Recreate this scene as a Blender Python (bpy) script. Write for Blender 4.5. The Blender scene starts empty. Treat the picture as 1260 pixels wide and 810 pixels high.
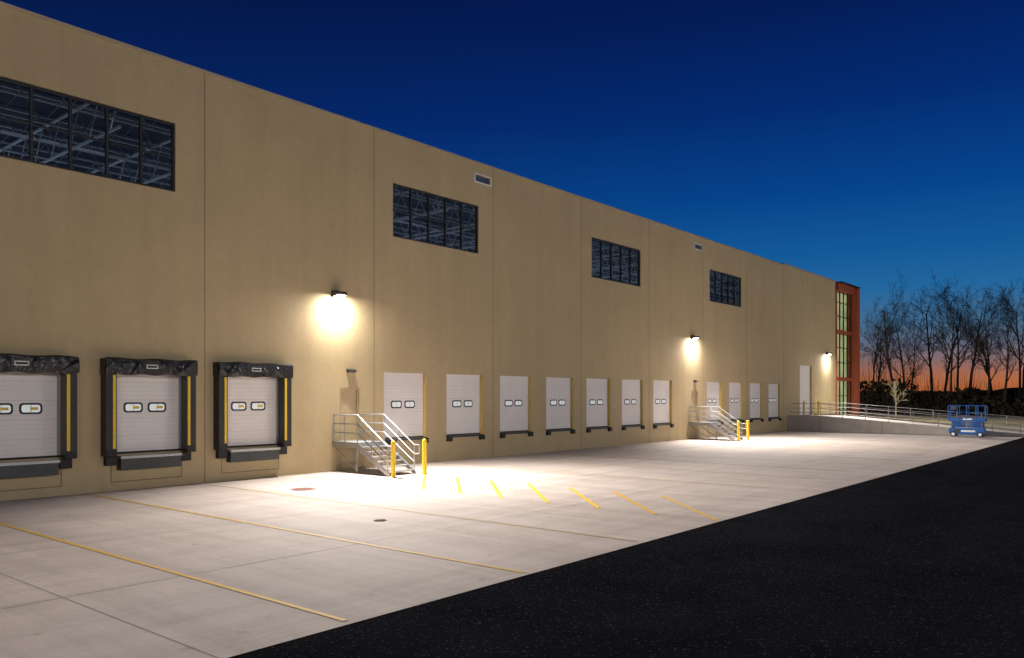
import bpy, math, random
from mathutils import Vector, Matrix
random.seed(7)
scene = bpy.context.scene
scene.view_settings.view_transform = 'Standard'
scene.view_settings.look = 'None'
scene.view_settings.exposure = 0
WY = 25.7      # wall face

# ------------------------------------------------------------ materials
def new_mat(name):
    m = bpy.data.materials.new(name); m.use_nodes = True
    nt = m.node_tree
    return m, nt, nt.nodes, nt.links, nt.nodes['Principled BSDF']

def mat(name, col, rough=0.6, metal=0.0, var=0.0, vscale=3.0, bump=0.0, bscale=40.0, col2=None, coat=0.0):
    m, nt, N, L, b = new_mat(name)
    b.inputs['Base Color'].default_value = (*col, 1)
    b.inputs['Roughness'].default_value = rough
    b.inputs['Metallic'].default_value = metal
    tc = N.new('ShaderNodeTexCoord')
    if var > 0 or col2:
        n = N.new('ShaderNodeTexNoise'); n.inputs['Scale'].default_value = vscale
        n.inputs['Detail'].default_value = 8; n.inputs['Roughness'].default_value = .65
        L.new(tc.outputs['Object'], n.inputs['Vector'])
        r = N.new('ShaderNodeValToRGB')
        c2 = col2 if col2 else tuple(c*(1-var) for c in col)
        r.color_ramp.elements[0].position = .3; r.color_ramp.elements[0].color = (*c2, 1)
        r.color_ramp.elements[1].position = .7; r.color_ramp.elements[1].color = (*col, 1)
        L.new(n.outputs['Fac'], r.inputs['Fac']); L.new(r.outputs['Color'], b.inputs['Base Color'])
    if bump > 0:
        n2 = N.new('ShaderNodeTexNoise'); n2.inputs['Scale'].default_value = bscale
        n2.inputs['Detail'].default_value = 4
        L.new(tc.outputs['Object'], n2.inputs['Vector'])
        bp = N.new('ShaderNodeBump'); bp.inputs['Strength'].default_value = bump; bp.inputs['Distance'].default_value = .02
        L.new(n2.outputs['Fac'], bp.inputs['Height']); L.new(bp.outputs['Normal'], b.inputs['Normal'])
    return m

def emis(name, col, s, base=(.5,.5,.5)):
    m, nt, N, L, b = new_mat(name)
    b.inputs['Base Color'].default_value = (*base, 1)
    b.inputs['Emission Color'].default_value = (*col, 1)
    b.inputs['Emission Strength'].default_value = s
    return m

def noise_chain(N, L, vec, scale, detail=8, rough=.6, p0=.35, p1=.65, c0=(0,0,0), c1=(1,1,1), mapping=None):
    if mapping:
        mp = N.new('ShaderNodeMapping'); mp.inputs['Scale'].default_value = mapping
        L.new(vec, mp.inputs['Vector']); vec = mp.outputs['Vector']
    n = N.new('ShaderNodeTexNoise'); n.inputs['Scale'].default_value = scale
    n.inputs['Detail'].default_value = detail; n.inputs['Roughness'].default_value = rough
    L.new(vec, n.inputs['Vector'])
    r = N.new('ShaderNodeValToRGB')
    r.color_ramp.elements[0].position = p0; r.color_ramp.elements[0].color = (*c0, 1)
    r.color_ramp.elements[1].position = p1; r.color_ramp.elements[1].color = (*c1, 1)
    L.new(n.outputs['Fac'], r.inputs['Fac'])
    return r.outputs['Color']

def mult(N, L, a, b, fac=1.0, mode='MULTIPLY'):
    m = N.new('ShaderNodeMix'); m.data_type = 'RGBA'; m.blend_type = mode
    m.inputs[0].default_value = fac
    for sock, v in ((m.inputs[6], a), (m.inputs[7], b)):
        if isinstance(v, tuple): sock.default_value = (*v, 1)
        else: L.new(v, sock)
    return m.outputs[2]

def wall_mat():
    m, nt, N, L, b = new_mat('tan_stucco')
    tc = N.new('ShaderNodeTexCoord'); o = tc.outputs['Object']
    big = noise_chain(N, L, o, .28, 6, .6, .3, .7, (.91,.91,.91), (1,1,1))
    fine = noise_chain(N, L, o, 3.5, 8, .7, .3, .7, (.92,.92,.91), (1,1,1))
    streak = noise_chain(N, L, o, 1.0, 6, .6, .35, .6, (.95,.945,.93), (1,1,1), mapping=(1.6,1,.12))
    c = mult(N, L, (.505,.398,.232), big); c = mult(N, L, c, fine); c = mult(N, L, c, streak)
    L.new(c, b.inputs['Base Color']); b.inputs['Roughness'].default_value = .85
    n = N.new('ShaderNodeTexNoise'); n.inputs['Scale'].default_value = 45; n.inputs['Detail'].default_value = 5
    L.new(o, n.inputs['Vector'])
    bp = N.new('ShaderNodeBump'); bp.inputs['Strength'].default_value = .35; bp.inputs['Distance'].default_value = .012
    L.new(n.outputs['Fac'], bp.inputs['Height']); L.new(bp.outputs['Normal'], b.inputs['Normal'])
    return m

def concrete_ground():
    m, nt, N, L, b = new_mat('broomed_concrete')
    tc = N.new('ShaderNodeTexCoord'); o = tc.outputs['Object']
    big = noise_chain(N, L, o, .16, 9, .68, .36, .62, (.82,.81,.81), (1,1,1))
    mid = noise_chain(N, L, o, .9, 9, .7, .3, .65, (.88,.88,.88), (1,1,1))
    fine = noise_chain(N, L, o, 14, 6, .7, .3, .7, (.86,.86,.86), (1.0,1,1))
    spots = noise_chain(N, L, o, 2.6, 5, .6, .27, .36, (.70,.68,.66), (1,1,1))
    tyre = noise_chain(N, L, o, 1.0, 7, .65, .40, .58, (.84,.83,.82), (1,1,1), mapping=(1.1,.07,1))
    tyre2 = noise_chain(N, L, o, 1.0, 7, .65, .38, .56, (.89,.88,.87), (1,1,1), mapping=(.06,1.3,1))
    c = mult(N, L, (.67,.575,.52), big)
    for t in (mid,fine,spots,tyre,tyre2): c = mult(N, L, c, t)
    L.new(c, b.inputs['Base Color']); b.inputs['Roughness'].default_value = .85
    n = N.new('ShaderNodeTexNoise'); n.inputs['Scale'].default_value = 30; n.inputs['Detail'].default_value = 6
    L.new(o, n.inputs['Vector'])
    bp = N.new('ShaderNodeBump'); bp.inputs['Strength'].default_value = .25; bp.inputs['Distance'].default_value = .01
    L.new(n.outputs['Fac'], bp.inputs['Height']); L.new(bp.outputs['Normal'], b.inputs['Normal'])
    return m

def asphalt_mat():
    m, nt, N, L, b = new_mat('asphalt')
    tc = N.new('ShaderNodeTexCoord'); o = tc.outputs['Object']
    base = noise_chain(N, L, o, .5, 8, .7, .3, .7, (.009,.009,.012), (.018,.0175,.020))
    v = N.new('ShaderNodeTexVoronoi'); v.inputs['Scale'].default_value = 48
    L.new(o, v.inputs['Vector'])
    sp = N.new('ShaderNodeSeparateColor'); L.new(v.outputs['Color'], sp.inputs[0])
    r = N.new('ShaderNodeValToRGB')
    r.color_ramp.elements[0].position = .93; r.color_ramp.elements[0].color = (0,0,0,1)
    r.color_ramp.elements[1].position = 1; r.color_ramp.elements[1].color = (.07,.07,.073,1)
    L.new(sp.outputs[0], r.inputs['Fac'])
    c = mult(N, L, base, r.outputs['Color'], 1.0, 'ADD')
    L.new(c, b.inputs['Base Color']); b.inputs['Roughness'].default_value = 1.0
    b.inputs['Specular IOR Level'].default_value = 0.0
    b.inputs['IOR'].default_value = 1.03
    n = N.new('ShaderNodeTexNoise'); n.inputs['Scale'].default_value = 40; n.inputs['Detail'].default_value = 6
    L.new(o, n.inputs['Vector'])
    bp = N.new('ShaderNodeBump'); bp.inputs['Strength'].default_value = .7; bp.inputs['Distance'].default_value = .02
    L.new(n.outputs['Fac'], bp.inputs['Height']); L.new(bp.outputs['Normal'], b.inputs['Normal'])
    return m

def paint_mat(name, col, wear0, wear1):
    m, nt, N, L, b = new_mat(name)
    tc = N.new('ShaderNodeTexCoord')
    f = noise_chain(N, L, tc.outputs['Object'], 5, 9, .75, wear0, wear1)
    mx = N.new('ShaderNodeMix'); mx.data_type = 'RGBA'
    L.new(f, mx.inputs[0]); mx.inputs[6].default_value = (.44,.37,.30,1); mx.inputs[7].default_value = (*col,1)
    L.new(mx.outputs[2], b.inputs['Base Color']); b.inputs['Roughness'].default_value = .75
    return m

def glass_mat(name, tint=(.75,.85,.95), gl=.12):
    m = bpy.data.materials.new(name); m.use_nodes = True
    nt = m.node_tree; N = nt.nodes; L = nt.links; N.clear()
    out = N.new('ShaderNodeOutputMaterial'); mx = N.new('ShaderNodeMixShader')
    t = N.new('ShaderNodeBsdfTransparent'); t.inputs[0].default_value = (*tint,1)
    g = N.new('ShaderNodeBsdfGlossy'); g.inputs['Roughness'].default_value = .03
    mx.inputs[0].default_value = gl
    L.new(t.outputs[0], mx.inputs[1]); L.new(g.outputs[0], mx.inputs[2]); L.new(mx.outputs[0], out.inputs[0])
    return m

M_wall = wall_mat()
M_joint = mat('joint_sealant', (.16,.125,.08), .8)
M_frame2 = mat('door_frame_tan', (.32,.25,.14), .6)
M_coping = mat('metal_coping', (.50,.41,.27), .45, .3, var=.15)
M_black = mat('black_frame', (.006,.006,.008), .5)
M_glass = glass_mat('window_glass',(.72,.82,.95),.05)
M_door = mat('white_door_panel', (.78,.75,.74), .5, var=.06, vscale=1.5)
M_seam = mat('door_seam', (.54,.53,.52), .6)
M_rubber = mat('black_rubber', (.015,.015,.015), .7, bump=.3, bscale=20)
M_vinyl = mat('black_vinyl', (.008,.008,.009), .36, bump=.55, bscale=5)
M_yel = mat('yellow_paint', (.80,.55,.02), .5, var=.2, vscale=6)
M_jamb = mat('jamb_guard', (.62,.45,.10), .5, var=.2, vscale=6)
M_lip = mat('leveler_steel', (.06,.065,.07), .5, .3, var=.3, vscale=4)
M_pane = emis('door_lite', (.85,.95,1), .32, (.6,.6,.6))  # pane emission stands in for the lit interior behind the door
M_label = mat('label_white', (.7,.7,.68), .6)
M_galv = mat('galvanised_steel', (.42,.43,.44), .42, .65, var=.25, vscale=8)
M_grate = mat('steel_tread', (.30,.31,.32), .55, .5, var=.3, vscale=12)
M_joist = mat('primed_steel_joist', (.50,.54,.60), .6)
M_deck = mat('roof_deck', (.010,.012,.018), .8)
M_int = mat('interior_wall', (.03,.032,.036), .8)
M_red = mat('red_panel', (.36,.07,.025), .6, var=.2, vscale=1.5)
M_tan2 = mat('door_tan', (.48,.37,.21), .5, var=.06)
M_conc = mat('cast_concrete', (.48,.43,.38), .8, var=.25, vscale=1.2, bump=.3, bscale=20)
M_hous = mat('lamp_housing', (.05,.045,.04), .45, .4)
M_lens = emis('lamp_lens', (1,.92,.8), 80)
M_blue = mat('blue_paint', (.012,.11,.40), .4, var=.2, vscale=5)
M_tyre = mat('tyre', (.03,.03,.03), .8)
M_white = mat('white_decal', (.75,.76,.78), .5)
M_rust = mat('cast_iron', (.26,.09,.045), .7, .1, var=.4, vscale=12)
M_iron = mat('dark_iron', (.05,.04,.035), .8, 0)

# ------------------------------------------------------------ mesh builder
class MB:
    def __init__(s): s.v=[]; s.f=[]; s.mi=[]; s.mats=[]
    def m(s, mt):
        if mt not in s.mats: s.mats.append(mt)
        return s.mats.index(mt)
    def add(s, vs, fs, mt):
        o=len(s.v); s.v += [tuple(v) for v in vs]; k=s.m(mt)
        for f in fs: s.f.append(tuple(i+o for i in f)); s.mi.append(k)
    def box(s, x0,x1,y0,y1,z0,z1, mt):
        x0,x1=sorted((x0,x1)); y0,y1=sorted((y0,y1)); z0,z1=sorted((z0,z1))
        vs=[(x0,y0,z0),(x1,y0,z0),(x1,y1,z0),(x0,y1,z0),(x0,y0,z1),(x1,y0,z1),(x1,y1,z1),(x0,y1,z1)]
        s.add(vs,[(0,3,2,1),(4,5,6,7),(0,1,5,4),(1,2,6,5),(2,3,7,6),(3,0,4,7)],mt)
    def quad(s, pts, mt): s.add(pts,[tuple(range(len(pts)))],mt)
    def tube(s, a, b, r0, r1=None, n=8, mt=None, cap=True):
        a=Vector(a); b=Vector(b); r1=r0 if r1 is None else r1
        d=(b-a)
        if d.length<1e-6: return
        d.normalize(); u=d.orthogonal().normalized(); w=d.cross(u)
        vs=[]
        for p,r in ((a,r0),(b,r1)):
            for i in range(n):
                t=2*math.pi*i/n; vs.append(p+u*(r*math.cos(t))+w*(r*math.sin(t)))
        fs=[(i,(i+1)%n,n+(i+1)%n,n+i) for i in range(n)]
        if cap: fs += [tuple(range(n-1,-1,-1)), tuple(range(n,2*n))]
        s.add(vs,fs,mt)
    def poly_x(s, pts, x0, x1, mt):   # pts (y,z) extruded along x
        n=len(pts); vs=[(x0,y,z) for y,z in pts]+[(x1,y,z) for y,z in pts]
        s.add(vs,[(i,(i+1)%n,n+(i+1)%n,n+i) for i in range(n)]+[tuple(range(n-1,-1,-1)),tuple(range(n,2*n))],mt)
    def poly_y(s, pts, y0, y1, mt):   # pts (x,z) extruded along y
        n=len(pts); vs=[(x,y0,z) for x,z in pts]+[(x,y1,z) for x,z in pts]
        s.add(vs,[(i,(i+1)%n,n+(i+1)%n,n+i) for i in range(n)]+[tuple(range(n-1,-1,-1)),tuple(range(n,2*n))],mt)
    def obj(s, name, parent=None, smooth=False, bevel=0):
        me=bpy.data.meshes.new(name); me.from_pydata(s.v,[],s.f)
        for mt in s.mats: me.materials.append(mt)
        me.polygons.foreach_set('material_index', s.mi)
        if smooth: me.polygons.foreach_set('use_smooth',[True]*len(s.f))
        me.update()
        import bmesh
        bm=bmesh.new(); bm.from_mesh(me); bmesh.ops.recalc_face_normals(bm, faces=bm.faces); bm.to_mesh(me); bm.free()
        ob=bpy.data.objects.new(name, me); scene.collection.objects.link(ob)
        if parent: ob.parent=parent
        if bevel:
            bv=ob.modifiers.new('bevel','BEVEL'); bv.width=bevel; bv.segments=2; bv.limit_method='ANGLE'
        return ob

def empty(name, loc=(0,0,0)):
    e=bpy.data.objects.new(name,None); scene.collection.objects.link(e); e.location=loc; return e

# ------------------------------------------------------------ ground
def sheet(name, x0,x1,y0,y1,z,mt):
    b=MB(); b.quad([(x0,y0,z),(x1,y0,z),(x1,y1,z),(x0,y1,z)],mt); return b.obj(name)
M_grass = mat('dry_winter_grass', (.05,.05,.022), .95, var=.5, vscale=.6, bump=.6, bscale=8)
sheet('ground', -1500,1800,-1500,1500,-.012,M_grass)
M_asph = asphalt_mat()
b=MB()
b.quad([(-90,-45,-.004),(122,-45,-.004),(122,8.35,-.004),(-90,8.35,-.004)],M_asph)
b.obj('asphalt_pavement')
CONC=concrete_ground()
sheet('concrete_apron', -90,75.3,8.35,WY+.1,0,CONC)
sheet('side_driveway', 75.3,133,8.35,90,0,mat('driveway_concrete',(.42,.38,.27),.85,var=.3,vscale=.5))
# joints
b=MB()
M_cj = mat('saw_joint',(.24,.21,.18),.9)
for k in range(-8,14):
    x=4.9+k*5.67
    b.quad([(x,8.36,.003),(x+.016,8.36,.003),(x+.016,WY,.003),(x,WY,.003)],M_cj)
for y in (12.7,17.05,21.4):
    b.quad([(-90,y,.0035),(68,y,.0035),(68,y+.016,.0035),(-90,y+.016,.0035)],M_cj)
b.obj('pavement_joint_lines')
# yellow markings
P1=paint_mat('worn_yellow_paint',(.72,.41,.015),.28,.46)
P2=paint_mat('faded_yellow_paint',(.64,.42,.06),.38,.66)
P3=paint_mat('bright_yellow_paint',(.85,.52,.01),.22,.38)
b=MB()
def gl(p,q,w,mt,z=.008):
    p=Vector((*p,z)); q=Vector((*q,z)); d=(q-p).normalized(); n=Vector((-d.y,d.x,0))*w/2
    b.quad([p-n,q-n,q+n,p+n],mt)
for x,mt in ((-12.1,P1),(-8.3,P1),(-4.5,P1),(-.75,P1),(3.02,P1),(6.8,P1),(10.56,P1),(14.32,P2)):
    gl((x,8.5),(x,WY-.6),.085,mt)
for k in range(12):
    gl((25.4+3.78*k,10),(25.4+3.78*k,WY-2.5),.09,P2,.007)
for i,y in enumerate((21.9,20.25,18.6,16.9,15.2,13.5,11.8)):
    gl((21.3,y),(17.9,y-3.4),.12,P3 if i<5 else P1)
gl((17.9,WY-1),(17.9,22.6),.10,P3)
for i in range(6):
    y=21.9-1.7*i; gl((51.4,y),(48.1,y-3.3),.11,P2)
b.obj('yellow_pavement_markings')
def manhole(name,x,y,r,mt):
    b=MB()
    b.tube((x,y,.0),(x,y,.012),r,r,28,mt); b.tube((x,y,.012),(x,y,.02),r*.86,r*.86,28,mt)
    for i in range(-4,5):
        h=math.sqrt(max(.01,.6-(i*.18)**2))*r*.8
        b.box(x+i*.17*r-.008,x+i*.17*r+.008,y-h,y+h,.02,.026,mt)
    b.obj(name)
manhole('manhole_cover',15.5,21.5,.40,M_rust)
manhole('drain_cover',12.8,14.7,.16,M_iron)

# ------------------------------------------------------------ warehouse
W = empty('warehouse_building')
H=14.1; P=7.56; X0=-38.44; X1=81.0
joints=[14.48+P*k for k in range(-7,9)]
doors=[]      # plain dock doors
for k in range(7): doors.append(22.57+3.78*k)
for k in range(4): doors.append(52.81+3.78*k)
shel=[23.83-3.78*k for k in range(2,16)]   # shelter centres
shel=[c for c in shel if abs(c-(20.05))>1.2]
wins=[(7.97+2*P*k) for k in range(-3,4)]
ops=[]
for x in doors: ops.append((x,x+2.5,1.15,4.0))
for c in shel: ops.append((c-1.25,c+1.25,1.15,4.0))
for x in wins: ops.append((x,x+5.46,9.8,12.1))
ops += [(20.3,21.22,1.2,3.3),(50.5,51.42,1.2,3.3),(71.3,74.3,1.2,5.75)]
vents=[]
for x in (28.3,51.0): vents.append((x,x+1.1,13.25,13.58))
ops += vents
xs=sorted(set([X0,X1]+[round(v,3) for o in ops for v in o[:2]]+[round(j,3) for j in joints if X0<j<X1]))
zs=sorted(set([0,H]+[round(v,3) for o in ops for v in o[2:]]))
b=MB(); vid={}
def gv(i,j):
    if (i,j) not in vid: vid[(i,j)]=len(b.v); b.v.append((xs[i],WY,zs[j]))
    return vid[(i,j)]
b.m(M_wall)
for i in range(len(xs)-1):
    for j in range(len(zs)-1):
        cx=(xs[i]+xs[i+1])/2; cz=(zs[j]+zs[j+1])/2
        if any(o[0]<cx<o[1] and o[2]<cz<o[3] for o in ops): continue
        b.f.append((gv(i,j),gv(i+1,j),gv(i+1,j+1),gv(i,j+1))); b.mi.append(0)
me=bpy.data.meshes.new('front_wall'); me.from_pydata(b.v,[],b.f); me.materials.append(M_wall); me.update()
fw=bpy.data.objects.new('front_wall',me); scene.collection.objects.link(fw); fw.parent=W
sd=fw.modifiers.new('s','SOLIDIFY'); sd.thickness=.26; sd.offset=-1
# joints, coping
b=MB()
for j in joints:
    if X0<j<X1-1: b.box(j-.014,j+.014,WY-.003,WY+.05,0,H-.01,M_joint)
b.obj('panel_joints',W)
b=MB()
b.box(X0,67.35,WY-.05,WY+.31,H,H+.09,M_coping)
b.box(67.35,X1,WY-.05,WY+.31,H,H+.22,M_coping)
b.obj('coping',W)
# shell
b=MB()
b.box(X0-.3,X0,WY,95,0,H,M_wall)
b.box(X1,X1+.3,WY+.27,95,0,H,M_wall)
b.box(X0,X1,94.7,95,0,H,M_wall)
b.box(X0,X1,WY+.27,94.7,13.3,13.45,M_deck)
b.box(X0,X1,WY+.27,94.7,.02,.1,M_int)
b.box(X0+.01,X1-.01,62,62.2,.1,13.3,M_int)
b.obj('building_shell',W)
# interior joists
b=MB()
def joist(p,q,zt,zb,step,r):
    p=Vector(p); q=Vector(q); L_=(q-p).length; d=(q-p)/L_
    for z,rr in ((zt,r*1.2),(zb,r*1.2)):
        b.tube((p.x,p.y,z),(q.x,q.y,z),rr,rr,4,M_joist,False)
    n=int(L_/step)
    for i in range(n):
        a=p+d*(i*step); c=p+d*((i+.5)*step); e=p+d*((i+1)*step)
        b.tube((a.x,a.y,zt),(c.x,c.y,zb),r*.6,r*.6,3,M_joist,False)
        b.tube((c.x,c.y,zb),(e.x,e.y,zt),r*.6,r*.6,3,M_joist,False)
for k in range(14):
    y=WY+1.8+2.2*k
    joist((X0+.5,y,0),(X1-.5,y,0),13.2,12.3,1.3,.038)
for k in range(21):
    x=-15+3.78*k+.4
    joist((x,WY+.5,0),(x,60,0),13.0,11.7,1.6,.045)
for k in range(3):
    y=WY+5+11*k
    b.tube((X0+1,y,12.0),(X1-1,y,12.0),.045,.045,6,M_joist,False)
for k in range(8):
    x=-12+12*k
    for y in (36,50): b.tube((x,y,.1),(x,y,12.4),.14,.14,8,M_joist,False)
b.obj('roof_joists',W)
# high-bay fixtures
b=MB(); M_hb=emis('highbay',(1,.95,.85),1.5)
for x in (2,11.6,27,42,57,72):
    b.tube((x,37,11.3),(x,37,11.6),.22,.1,12,M_hous); 
    b.tube((x,37,11.27),(x,37,11.3),.2,.2,12,M_hb)
b.obj('high_bay_fixtures',W)
for i,x in enumerate((6,26,46,66)):
    l=bpy.data.lights.new('interior_light','AREA'); l.shape='RECTANGLE'; l.size=14; l.size_y=14; l.energy=430; l.color=(.90,.96,1)
    o=bpy.data.objects.new('interior_light',l); scene.collection.objects.link(o); o.location=(x,38,5); o.rotation_euler=(math.pi,0,0); o.parent=W
# window frames + glass
b=MB(); g=MB()
for x in wins:
    y0,y1=WY+.06,WY+.15
    xa,xb,za,zb=x,x+5.46,9.8,12.1; t=.08
    b.box(xa,xb,y0,y1,za,za+t,M_black); b.box(xa,xb,y0,y1,zb-t,zb,M_black)
    for i in range(6):
        xc=xa+t/2+(5.46-t)*i/5
        b.box(xc-t/2,xc+t/2,y0-.003,y1+.003,za+t,zb-t,M_black)
    zm=(za+zb)/2
    for i in range(5):
        xc=xa+t+(5.46-t)*i/5; b.box(xc,xc+(5.46-t)/5-t,y0,y1,zm-.02,zm+.02,M_black)
    g.quad([(xa,WY+.11,za),(xb,WY+.11,za),(xb,WY+.11,zb),(xa,WY+.11,zb)],M_glass)
b.obj('window_frames',W); g.obj('window_glass',W)
# scupper vents
b=MB(); M_vb=mat('vent_blue',(.05,.09,.2),.5)
for v in vents:
    b.box(v[0]-.06,v[1]+.06,WY-.03,WY,v[2]-.06,v[2],M_label); b.box(v[0]-.06,v[1]+.06,WY-.03,WY,v[3],v[3]+.06,M_label)
    b.box(v[0]-.06,v[0],WY-.03,WY,v[2],v[3],M_label); b.box(v[1],v[1]+.06,WY-.03,WY,v[2],v[3],M_label)
    b.box(v[0],v[1],WY+.18,WY+.2,v[2],v[3],M_vb)
b.obj('roof_scuppers',W)

def rrect(cx,cz,w,h,r,n=5):
    pts=[]
    for sx,sz,a0 in ((1,1,0),(-1,1,90),(-1,-1,180),(1,-1,270)):
        for i in range(n+1):
            a=math.radians(a0+90*i/n); pts.append((cx+sx*(w/2-r)+r*math.cos(a), cz+sz*(h/2-r)+r*math.sin(a)))
    return pts
def dock_door(b,x0,x1,z0,z1,lites=True,yy=WY+.17):
    n=5; hh=(z1-z0)/n
    for i in range(n):
        b.box(x0,x1,yy,yy+.05,z0+i*hh+.006,z0+(i+1)*hh-.006,M_door)
        for k in range(1,4):
            zz=z0+i*hh+hh*k/4
            b.box(x0+.02,x1-.02,yy-.002,yy+.001,zz-.003,zz+.003,M_seam)
    b.box(x0,x1,yy+.012,yy+.03,z0,z1,M_seam)
    b.box(x0,x1,yy-.012,yy,z0,z0+.06,M_rubber)
    if lites:
        c=(x0+x1)/2; cz=2.62
        for s in (-1,1):
            b.poly_y(rrect(c+s*.39,cz,.62,.33,.10),yy-.012,yy-.003,M_black)
            b.poly_y(rrect(c+s*.39,cz,.50,.22,.07),yy-.018,yy-.012,M_pane)
            b.box(c+s*.39-.012,c+s*.39+.012,yy-.021,yy-.018,cz-.11,cz+.11,M_seam)
b=MB()
for x in doors: dock_door(b,x,x+2.5,1.15,4.0)
for c in shel:
    dock_door(b,c-1.25,c+1.25,1.15,4.0)
    # yellow safety bar seen through the lites
    for s in (-1,1): b.box(c+s*.39-.02,c+s*.39+.19,WY+.147,WY+.149,2.58,2.66,M_yel)
dock_door(b,71.3,74.3,1.2,5.75,False)
b.obj('dock_doors',W)
b=MB()
for x in doors:
    b.box(x+2.46,x+2.497,WY+.02,WY+.16,1.16,3.99,M_jamb)
    b.box(x+.003,x+.05,WY+.05,WY+.16,1.16,3.99,M_galv)
    for xx in (x-.02,x+2.22):
        b.box(xx,xx+.3,WY-.13,WY,.90,1.12,M_rubber)
    b.box(x+.35,x+2.15,WY-.05,WY,1.06,1.14,M_lip)
    b.box(x-.05,x+2.55,WY-.012,WY-.001,1.12,1.149,M_lip)
b.obj('dock_bumpers',W)
# shelters
b=MB()
rs=random.Random(21)
for c in shel:
    pr=.36; yf=WY-pr; zt=4.18; zb=1.12; hw=1.47; sw=.33; hb=3.66
    for s in (-1,1):
        xa,xb=sorted((c+s*hw,c+s*(hw-sw)))
        b.box(xa,xb,yf,WY,zb,hb+.02,M_vinyl)
        xc=c+s*(hw-sw+.08)
        b.box(xc-.045,xc+.045,yf-.012,yf-.002,1.35,hb-.02,M_yel)
        b.box(xa+.01,xb-.01,yf-.018,yf-.003,zb,1.33,M_rubber)
    nx,nz=48,10; vs=[]
    creases=[(rs.uniform(0,nx),rs.uniform(-3,3),rs.uniform(.015,.045),rs.uniform(.7,1.6)) for _ in range(20)]
    for j in range(nz+1):
        t=j/nz
        for i in range(nx+1):
            x=c-hw-.03+(2*hw+.06)*i/nx; z=hb+(zt-hb)*t
            y=yf-.05-.02*math.sin(math.pi*t)+rs.uniform(-.004,.004)
            if abs(x-(c-.06))>.3:
                for ci,sl,am,wd in creases:
                    y-=am*math.exp(-((i-ci-sl*(t-.5)*4)/wd)**2)*math.sin(math.pi*min(1,t+.15))
            if j==nz: y=yf+.02
            vs.append((x,y,z+ .016*math.sin(i*.45+c*2)*(1-t)+.016*math.sin(i*.30+c)*t))
    b.add(vs,[(j*(nx+1)+i,j*(nx+1)+i+1,(j+1)*(nx+1)+i+1,(j+1)*(nx+1)+i) for j in range(nz) for i in range(nx)],M_vinyl)
    b.box(c-hw-.02,c+hw+.02,yf+.03,WY,hb+.03,zt-.02,M_vinyl)
    b.box(c-.25,c+.13,yf-.092,yf-.088,3.86,3.99,M_label)
    b.box(c-.22,c+.10,yf-.096,yf-.093,3.89,3.96,M_black)
    b.box(c-.98,c+.98,WY-.30,WY,.66,1.02,M_lip)
    b.box(c-1.0,c+1.0,WY-.34,WY,1.02,1.10,M_galv)
    for s in (-1,1):
        b.box(c+s*1.22-.17,c+s*1.22+.17,WY-.2,WY,.82,1.10,M_rubber)
    for s in (-1,1): b.box(c+s*1.16-.012,c+s*1.16+.012,WY-.003,WY+.01,.28,.8,M_joint)
    b.box(c-1.17,c+1.17,WY-.004,WY+.01,.27,.295,M_joint)
b.obj('dock_shelters',W)
# person doors
b=MB()
for x in (20.3,50.5):
    b.box(x,x+.92,WY+.1,WY+.15,1.2,3.3,M_tan2)
    b.box(x+.001,x+.05,WY+.03,WY+.1,1.2,3.299,M_tan2); b.box(x+.87,x+.919,WY+.03,WY+.1,1.2,3.299,M_tan2); b.box(x+.05,x+.87,WY+.03,WY+.1,3.24,3.299,M_tan2)
    b.box(x-.03,x,WY-.006,WY,1.2,3.33,M_frame2); b.box(x+.92,x+.95,WY-.006,WY,1.2,3.33,M_frame2); b.box(x,x+.92,WY-.006,WY,3.3,3.33,M_frame2)
    b.tube((x+.14,WY+.06,2.2),(x+.26,WY+.06,2.2),.015,.015,8,M_galv)
    b.poly_x([(WY,4.08),(WY-.16,4.04),(WY-.2,3.95),(WY,3.93)],x+.3,x+.68,M_hous)
b.obj('entry_doors',W)
# corner glass tower with red frame
b=MB()
def lit_mat():  # glowing panel added close behind the glass, stands in for a lit room
    m,nt,N,L,bb=new_mat('office_glow_panel')
    tc=N.new('ShaderNodeTexCoord')
    c=noise_chain(N,L,tc.outputs['Object'],.7,4,.6,.3,.7,(.22,.24,.12),(.62,.62,.36))
    L.new(c,bb.inputs['Emission Color']); bb.inputs['Emission Strength'].default_value=.75
    bb.inputs['Base Color'].default_value=(.4,.42,.3,1)
    return m
M_lit=lit_mat()
M_cglass=glass_mat('curtain_glass',(.8,.85,.75),.10)
b.box(81.31,86.0,WY+.45,WY+.6,0,13.4,M_lit)
b.box(81.31,86.9,WY+.61,WY+30,0,14.0,M_wall)
b.box(86.1,86.9,WY-.6,WY+.6,0,14.05,M_red)
b.box(81.02,86.92,WY-.30,WY+.6,13.45,14.10,M_red)
b.box(81.0,86.95,WY-.66,WY+.64,14.10,14.2,M_black)
b.box(81.02,81.22,WY-.10,WY+.44,0,13.44,M_red)
for z in (0,4.5,9.2):
    b.box(81.23,86.09,WY-.06,WY+.44,z,z+.35,M_red)
for z in (1.5,3.0,6.3,7.8,10.9,12.3):
    b.box(81.23,86.09,WY,WY+.1,z-.035,z+.035,M_black)
for i in range(5):
    x=81.27+1.19*i; b.box(x-.03,x+.03,WY-.005,WY+.11,.355,13.44,M_black)
b.quad([(81.23,WY+.05,.3),(86.09,WY+.05,.3),(86.09,WY+.05,13.44),(81.23,WY+.05,13.44)],M_cglass)
b.obj('glass_corner_tower',W)

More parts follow.
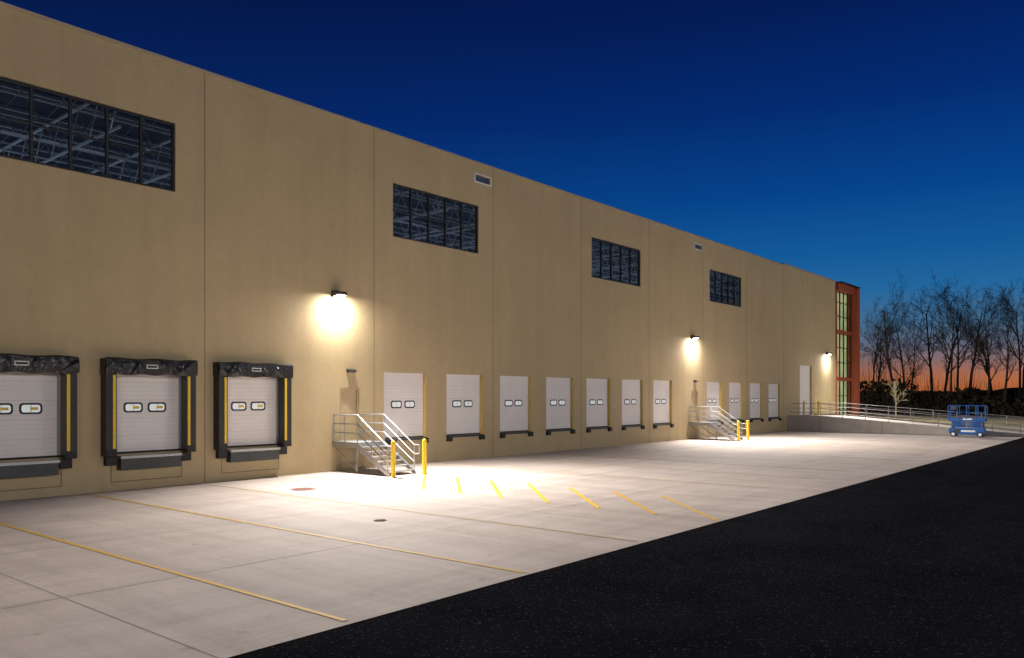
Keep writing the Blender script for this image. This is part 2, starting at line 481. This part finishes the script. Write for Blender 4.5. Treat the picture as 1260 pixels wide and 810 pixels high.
# ------------------------------------------------------------ wall lamps
def wall_lamp(x,y=WY,z=7.0,facing='-y',p_spot=18000,p_glow=210,col=(1,.93,.86)):
    e=empty('wall_lamp',(x,y,z))
    b=MB()
    b.poly_x([(0,-.10),(-.10,-.10),(-.40,-.02),(-.46,.05),(-.44,.10),(-.12,.16),(0,.16)],-.22,.22,M_hous)
    b.box(-.12,.12,-.02,.0,-.16,.2,M_hous)
    b.quad([(-.19,-.13,-.103),(.19,-.13,-.103),(.19,-.39,-.036),(-.19,-.39,-.036)],M_lens)
    o=b.obj('housing',e,bevel=.008)
    l=bpy.data.lights.new('flood','SPOT'); l.energy=p_spot; l.spot_size=math.radians(165); l.spot_blend=1.0; l.shadow_soft_size=.12; l.color=col
    lo=bpy.data.objects.new('flood',l); scene.collection.objects.link(lo); lo.parent=e
    lo.location=(0,-.72,-.16); d=Vector((0,-.90,-.42)); lo.rotation_euler=d.to_track_quat('-Z','Y').to_euler()
    a=bpy.data.lights.new('glow','AREA'); a.shape='RECTANGLE'; a.size=.36; a.size_y=.2; a.energy=p_glow; a.color=col
    ao=bpy.data.objects.new('glow',a); scene.collection.objects.link(ao); ao.parent=e
    ao.location=(0,-.60,-.17); d=Vector((0,.32,-1)); ao.rotation_euler=d.to_track_quat('-Z','Y').to_euler()
    if facing=='+x': e.rotation_euler=(0,0,math.pi/2)
    return e
for x in (-10.4,20.06,50.6,78.4): wall_lamp(x)
wall_lamp(86.9,33,7.0,'+x',55000,150,(1,.86,.50))  # added end-wall lamp, hidden from the camera, lights the driveway
# added fill-light poles, out of view across the lot, evening out the facade
for x in (-28,14,56,98):
    e=empty('added_fill_pole',(x,-32,0)); b=MB()
    b.tube((0,0,0),(0,0,.7),.3,.3,16,M_conc); b.tube((0,0,.7),(0,0,10.4),.11,.07,12,M_hous)
    b.tube((0,0,10.2),(0,.9,10.4),.04,.04,8,M_hous); b.box(-.28,.28,.7,1.3,10.34,10.46,M_hous)
    b.quad([(-.22,.75,10.335),(.22,.75,10.335),(.22,1.25,10.335),(-.22,1.25,10.335)],M_lens)
    b.obj('fill_pole_mesh',e)
    l=bpy.data.lights.new('fill_spot','SPOT'); l.energy=18000; l.spot_size=math.radians(100); l.spot_blend=.9; l.shadow_soft_size=.35; l.color=(1,.94,.84)
    lo=bpy.data.objects.new('fill_spot',l); scene.collection.objects.link(lo); lo.parent=e; lo.location=(0,1.4,10.2)
    d=Vector((0,56,-3.0)); lo.rotation_euler=d.to_track_quat('-Z','Y').to_euler()

# ------------------------------------------------------------ stairs
def stairs(x0):
    b=MB(); x1=x0+1.4; yp=24.2; rise=1.2/7; tr=.28
    b.box(x0,x1,yp,WY-.01,1.15,1.19,M_grate)
    for s in (x0,x1-.05): b.box(s,s+.05,yp,WY-.01,.98,1.149,M_galv)
    b.box(x0+.051,x1-.051,yp+.001,yp+.05,.98,1.149,M_galv)
    for s in (x0+.04,x1-.10):
        b.box(s,s+.06,yp+.06,yp+.12,0,.979,M_galv); b.tube((s+.03,yp+.12,.15),(s+.03,WY-.1,.95),.025,.025,6,M_galv)
    for k in range(1,7):
        z=1.2-rise*k; y=yp-tr*(k-1)
        b.box(x0+.05,x1-.05,y-tr-.02,y,z-.035,z,M_grate)
        b.box(x0+.05,x1-.05,y-tr-.022,y-tr+.008,z-.05,z+.003,M_galv)
        for i in range(9): b.box(x0+.1+i*.15,x0+.11+i*.15,y-tr,y,z,z+.006,M_galv)
    yf=yp-tr*6
    for s in (x0,x1-.05):
        b.poly_x([(yp,1.19),(yp,.93),(yf-.05,0),(yf-.12,0),(yf-.12,.13)],s,s+.049,M_galv)
    for s in (x0+.025,x1-.025):
        r=.024
        ys=[WY-.08,(WY+yp)/2,yp]
        for y in ys: b.tube((s,y,1.19),(s,y,2.25),r,r,8,M_galv)
        for z in (2.25,1.9,1.55): b.tube((s,WY-.08,z),(s,yp,z),r,r,8,M_galv)
        for dz in (0,-.35,-.7):
            b.tube((s,yp,2.25+dz),(s,yf-.05,1.12+dz if dz>-.7 else .46),r,r,8,M_galv)
        b.tube((s,yf-.05,.05),(s,yf-.05,1.12),r,r,8,M_galv)
        b.tube((s,(yp+yf)/2,.6),(s,(yp+yf)/2,1.68),r,r,8,M_galv)
        b.tube((s,yf-.05,1.12),(s,yf-.33,1.12),r,r,8,M_galv); b.tube((s,yf-.33,1.12),(s,yf-.33,.78),r,r,8,M_galv); b.tube((s,yf-.33,.78),(s,yf-.05,.78),r,r,8,M_galv)
    b.obj('metal_staircase')
stairs(19.9); stairs(50.1)
def bollard(x,y,z=0):
    b=MB(); r=.085
    b.tube((x,y,z),(x,y,z+1.28),r,r,20,M_yel,False)
    for z0,r0,z1,r1 in ((1.28,r,1.33,r*.8),(1.33,r*.8,1.36,r*.3)): b.tube((x,y,z+z0),(x,y,z+z1),r0,r1,20,M_yel)
    b.tube((x,y,z),(x,y,z+.02),.14,.14,20,M_conc)
    b.obj('bollard')
for p in ((19.78,22.0),(21.34,21.98),(50.1,22.1),(51.5,22.05),(70.9,25.2,1.2),(74.6,25.2,1.2)): bollard(*p)

# ------------------------------------------------------------ ramp
R=empty('concrete_ramp')
b=MB()
prof=[(WY-.01,0),(WY-.01,1.2),(22.9,1.2),(8.6,.06),(8.6,0)]
b.poly_x(prof,68.45,75.0,M_conc)
prof2=[(WY-.011,0),(WY-.011,1.32),(22.9,1.32),(8.4,.22),(8.4,0)]
b.poly_x(prof2,68.2,68.45,M_conc); b.poly_x(prof2,75.0,75.25,M_conc)
for y in (22.9,18,13): b.box(68.19,68.205,y-.012,y+.012,0,max(.2,1.32-(22.9-y)*.076),M_joint)
b.obj('retaining_walls',R)
b=MB()
def zr(y): return 1.32 if y>22.9 else 1.32-(22.9-y)*1.1/14.5
for x in (68.32,75.12):
    ys=[WY-.3,24.3,22.9]+[22.9-14.3*k/8 for k in range(1,9)]
    for i,y in enumerate(ys):
        b.tube((x,y,zr(y)),(x,y,zr(y)+1.0),.028,.028,6,M_galv)
        if i:
            for dz in (1.0,.62,.25):
                b.tube((x,ys[i-1],zr(ys[i-1])+dz),(x,y,zr(y)+dz),.024,.024,6,M_galv)
b.obj('pipe_railing',R)

# ------------------------------------------------------------ scissor lift
def scissor_lift(cx,cy):
    e=empty('scissor_lift',(cx,cy,0)); L_=1.18; w=.4
    b=MB()
    b.box(-w,w,-L_+.08,L_-.08,.22,.62,M_blue)
    b.poly_x([(-L_+.02,.30),(-L_+.02,.58),(-L_+.2,.66),(L_-.2,.66),(L_-.02,.58),(L_-.02,.30),(L_-.2,.16),(-L_+.2,.16)],-w-.02,-w+.05,M_blue)
    b.box(-w-.03,-w-.021,-.55,.35,.36,.50,M_white)
    b.box(-w-.03,-w-.021,.45,.8,.30,.56,M_lip)
    b.obj('chassis',e,bevel=.015)
    b=MB()
    for sx in (-1,1):
        for sy in (-1,1):
            x=sx*(w+.01); y=sy*.86
            b.tube((x-.07,y,.20),(x+.07,y,.20),.20,.20,20,M_tyre); b.tube((x-.08,y,.20),(x+.08,y,.20),.11,.11,16,M_white)
    b.obj('wheels',e)
    b=MB()
    for x in (-.3,.3):
        for k in range(4):
            z=.68+k*.11
            b.tube((x,-L_+.15,z),(x,L_-.15,z+.09),.035,.035,4,M_blue); b.tube((x+.06,L_-.15,z),(x+.06,-L_+.15,z+.09),.035,.035,4,M_blue)
    for y in (-.95,0,.95):
        for k in range(4): b.tube((-.36,y,.72+k*.11),(.36,y,.72+k*.11),.03,.03,8,M_galv)
    b.obj('scissor_arms',e)
    b=MB()
    b.box(-w,w,-L_,L_,1.14,1.22,M_blue)
    for s in (-1,1):
        b.box(s*w-.01,s*w+.01,-L_,L_,1.22,1.37,M_blue)
        b.box(-w,w,s*L_-.01,s*L_+.01,1.22,1.37,M_blue)
        for y in (-L_,-.6,0,.6,L_): b.tube((s*w,y,1.22),(s*w,y,2.28),.026,.026,8,M_blue)
        for z in (2.28,1.78): b.tube((s*w,-L_,z),(s*w,L_,z),.026,.026,8,M_blue); b.tube((-w,s*L_,z),(w,s*L_,z),.026,.026,8,M_blue)
    b.box(-w-.06,-w+.12,L_-.5,L_-.2,1.95,2.25,M_lip)
    b.box(-w-.02,-w-.012,-.35,.25,1.24,1.35,M_white)
    b.obj('platform',e)
scissor_lift(66.1,11.6)

# ------------------------------------------------------------ trees
M_bark = mat('winter_bark',(.018,.014,.012),.95,var=.4,vscale=2)
M_pale = mat('pale_bark',(.55,.50,.45),.8,var=.3,vscale=3)
def tree_mesh(name,height,seed,mt,levels=5,r0=.22,spread=.5,low=.25,rmin=.017,k0=11):
    rnd=random.Random(seed); b=MB()
    def branch(p,d,ln,r,lv):
        n=5 if lv==0 else (4 if lv<2 else (3 if lv<4 else 2))
        pts=[p]; dd=d.copy(); q=p.copy()
        for i in range(n):
            dd=(dd+Vector((rnd.uniform(-1,1),rnd.uniform(-1,1),rnd.uniform(-.5,.6)))*(.12 if lv==0 else .24)).normalized()
            q=q+dd*(ln/n); pts.append(q.copy())
            ra=r*(1-.75*i/n); rb=r*(1-.75*(i+1)/n)
            b.tube(pts[-2],pts[-1],ra,rb,5 if lv==0 else 3,mt,False)
        if lv>=levels: return
        k={0:k0,1:6,2:5,3:4,4:3}.get(lv,3)
        for i in range(k):
            t=(low if lv==0 else .2)+(1-(low if lv==0 else .2))*(i+rnd.random()*.8)/k
            t=min(t,.99); s=t*n; j=min(int(s),n-1); pp=pts[j].lerp(pts[j+1],s-j)
            ax=(pts[j+1]-pts[j]).normalized(); u=ax.orthogonal().normalized(); u.rotate(Matrix.Rotation(rnd.uniform(0,6.283),3,ax))
            a=rnd.uniform(.50,1.1)*spread/.5*.78
            nd=(ax*math.cos(a)+u*math.sin(a)+Vector((0,0,.12))).normalized()
            rr=r*(1-.75*t)
            branch(pp,nd,ln*rnd.uniform(.34,.56)*(1.05-.45*t if lv==0 else 1),max(rr*.62,rmin),lv+1)
    branch(Vector((0,0,-.1)),Vector((0,0,1)),height*.86,r0,0)
    me=bpy.data.meshes.new(name); me.from_pydata(b.v,[],b.f); me.materials.append(mt); me.update()
    return me
TM=[tree_mesh('bare_tree_%d'%i,20+i*.4,200+i,M_bark,5,.29+.03*(i%3),.46+.05*(i%3),.30+.05*(i%4),.014,9) for i in range(8)]
T=empty('bare_tree_row')
rnd=random.Random(5)
cnt=0
for row,(xr,n,sc) in enumerate(((139,22,.90),(150,25,1.0),(162,27,1.08))):
    for i in range(n):
        y=-45+125*(i+rnd.uniform(-.45,.45))/n
        x=xr+rnd.uniform(-4,4)+ (y-20)*-.05
        o=bpy.data.objects.new('bare_tree',TM[rnd.randrange(8)]); scene.collection.objects.link(o); o.parent=T
        s=rnd.uniform(.80,1.02)*sc*(.78 if y>38 else 1); o.location=(x,y,0); o.scale=(s*.95,s*.95,s); o.rotation_euler=(rnd.uniform(-.04,.04),rnd.uniform(-.04,.04),rnd.uniform(0,6.28)); cnt+=1
# undergrowth thicket
b=MB(); M_brush=mat('dark_brush',(.010,.010,.007),.95,var=.5,vscale=1)
rnd=random.Random(9)
def env(y): return 3.9+1.0*math.sin(y*.21)+.7*math.sin(y*.53+1)+.4*math.sin(y*1.3)
for i in range(16000):
    y=rnd.uniform(-60,90); x=rnd.uniform(134,152); h=env(y)*rnd.random()**.7
    s=rnd.uniform(.15,.45); a=Vector((rnd.uniform(-1,1),rnd.uniform(-1,1),rnd.uniform(-1,1))).normalized(); u=a.orthogonal().normalized()*s; w=a.cross(u).normalized()*s*.6
    c=Vector((x,y,h)); b.quad([c-u-w,c+u-w,c+u*.6+w,c-u*.8+w],M_brush)
for i in range(3000):
    y=rnd.uniform(-60,90); x=rnd.uniform(134,152); h=env(y)*rnd.uniform(.9,1.9)
    b.tube((x,y,0),(x+rnd.uniform(-1,1),y+rnd.uniform(-1,1),h),.035,.012,3,M_bark,False)
b.obj('brush_thicket')
# distant hill with wooded ridge
b=MB(); pts=[]
rnd=random.Random(3); n=220
for i in range(n+1):
    a=math.radians(-60+130*i/n); d=420
    pts.append((d*math.cos(a),d*math.sin(a),5.5+1.2*math.sin(i*.13)+.8*math.sin(i*.41)+rnd.uniform(-.5,.5)))
for i in range(n):
    p,q=pts[i],pts[i+1]
    b.quad([(p[0],p[1],-.1),(q[0],q[1],-.1),(q[0],q[1],q[2]),(p[0],p[1],p[2])],M_brush)
    b.quad([(p[0],p[1],p[2]),(q[0],q[1],q[2]),(q[0]*1.2,q[1]*1.2,0),(p[0]*1.2,p[1]*1.2,0)],M_brush)
b.obj('distant_wooded_hill')
# young pale tree
me=tree_mesh('young_tree',5.0,47,M_pale,3,.08,.46,.28,.018,9)
o=bpy.data.objects.new('young_tree',me); scene.collection.objects.link(o)
o.location=(122.9,30.6,0)

# ------------------------------------------------------------ world
w=bpy.data.worlds.new('World'); scene.world=w; w.use_nodes=True
nt=w.node_tree; N=nt.nodes; L=nt.links; bg=N['Background']
tc=N.new('ShaderNodeTexCoord'); sep=N.new('ShaderNodeSeparateXYZ'); L.new(tc.outputs['Generated'],sep.inputs[0])
def ramp(stops):
    r=N.new('ShaderNodeValToRGB'); e=r.color_ramp.elements
    for i,(p,c) in enumerate(stops):
        el = e[i] if i<2 else e.new(p)
        el.position=p; el.color=(*c,1)
    L.new(sep.outputs['Z'],r.inputs['Fac']); return r
A=ramp([(0,(.46,.12,.03)),(1,(.0003,.002,.02)),(.02,(.42,.14,.065)),(.036,(.26,.14,.13)),(.055,(.14,.15,.21)),(.08,(.062,.155,.28)),(.12,(.017,.135,.34)),(.16,(.007,.105,.32)),(.23,(.002,.058,.26)),(.32,(.0012,.026,.175)),(.42,(.001,.012,.10)),(.6,(.0006,.005,.04))])
B=ramp([(0,(.02,.04,.12)),(1,(.0003,.002,.02)),(.1,(.010,.06,.20)),(.2,(.002,.035,.17)),(.32,(.0016,.015,.10)),(.45,(.0018,.007,.05)),(.6,(.0006,.004,.035))])
az=math.radians(9)
dp=N.new('ShaderNodeVectorMath'); dp.operation='DOT_PRODUCT'; L.new(tc.outputs['Generated'],dp.inputs[0]); dp.inputs[1].default_value=(math.cos(az),math.sin(az),0)
mr=N.new('ShaderNodeMapRange'); mr.inputs[1].default_value=.45; mr.inputs[2].default_value=.98; L.new(dp.outputs['Value'],mr.inputs[0])
mx=N.new('ShaderNodeMix'); mx.data_type='RGBA'; L.new(mr.outputs[0],mx.inputs[0]); L.new(B.outputs[0],mx.inputs[6]); L.new(A.outputs[0],mx.inputs[7])
L.new(mx.outputs[2],bg.inputs['Color']); bg.inputs['Strength'].default_value=1.0

# ------------------------------------------------------------ camera
cam=bpy.data.cameras.new('Camera'); co=bpy.data.objects.new('Camera',cam); scene.collection.objects.link(co)
cam.sensor_width=36; cam.lens=28.14; cam.shift_y=82/1260; cam.clip_end=4000
th=math.radians(39.605)
co.location=(0,0,3); d=Vector((math.cos(th),math.sin(th),0)); co.rotation_euler=d.to_track_quat('-Z','Y').to_euler()
scene.camera=co
print('trees',cnt,sum(len(m.polygons) for m in TM))
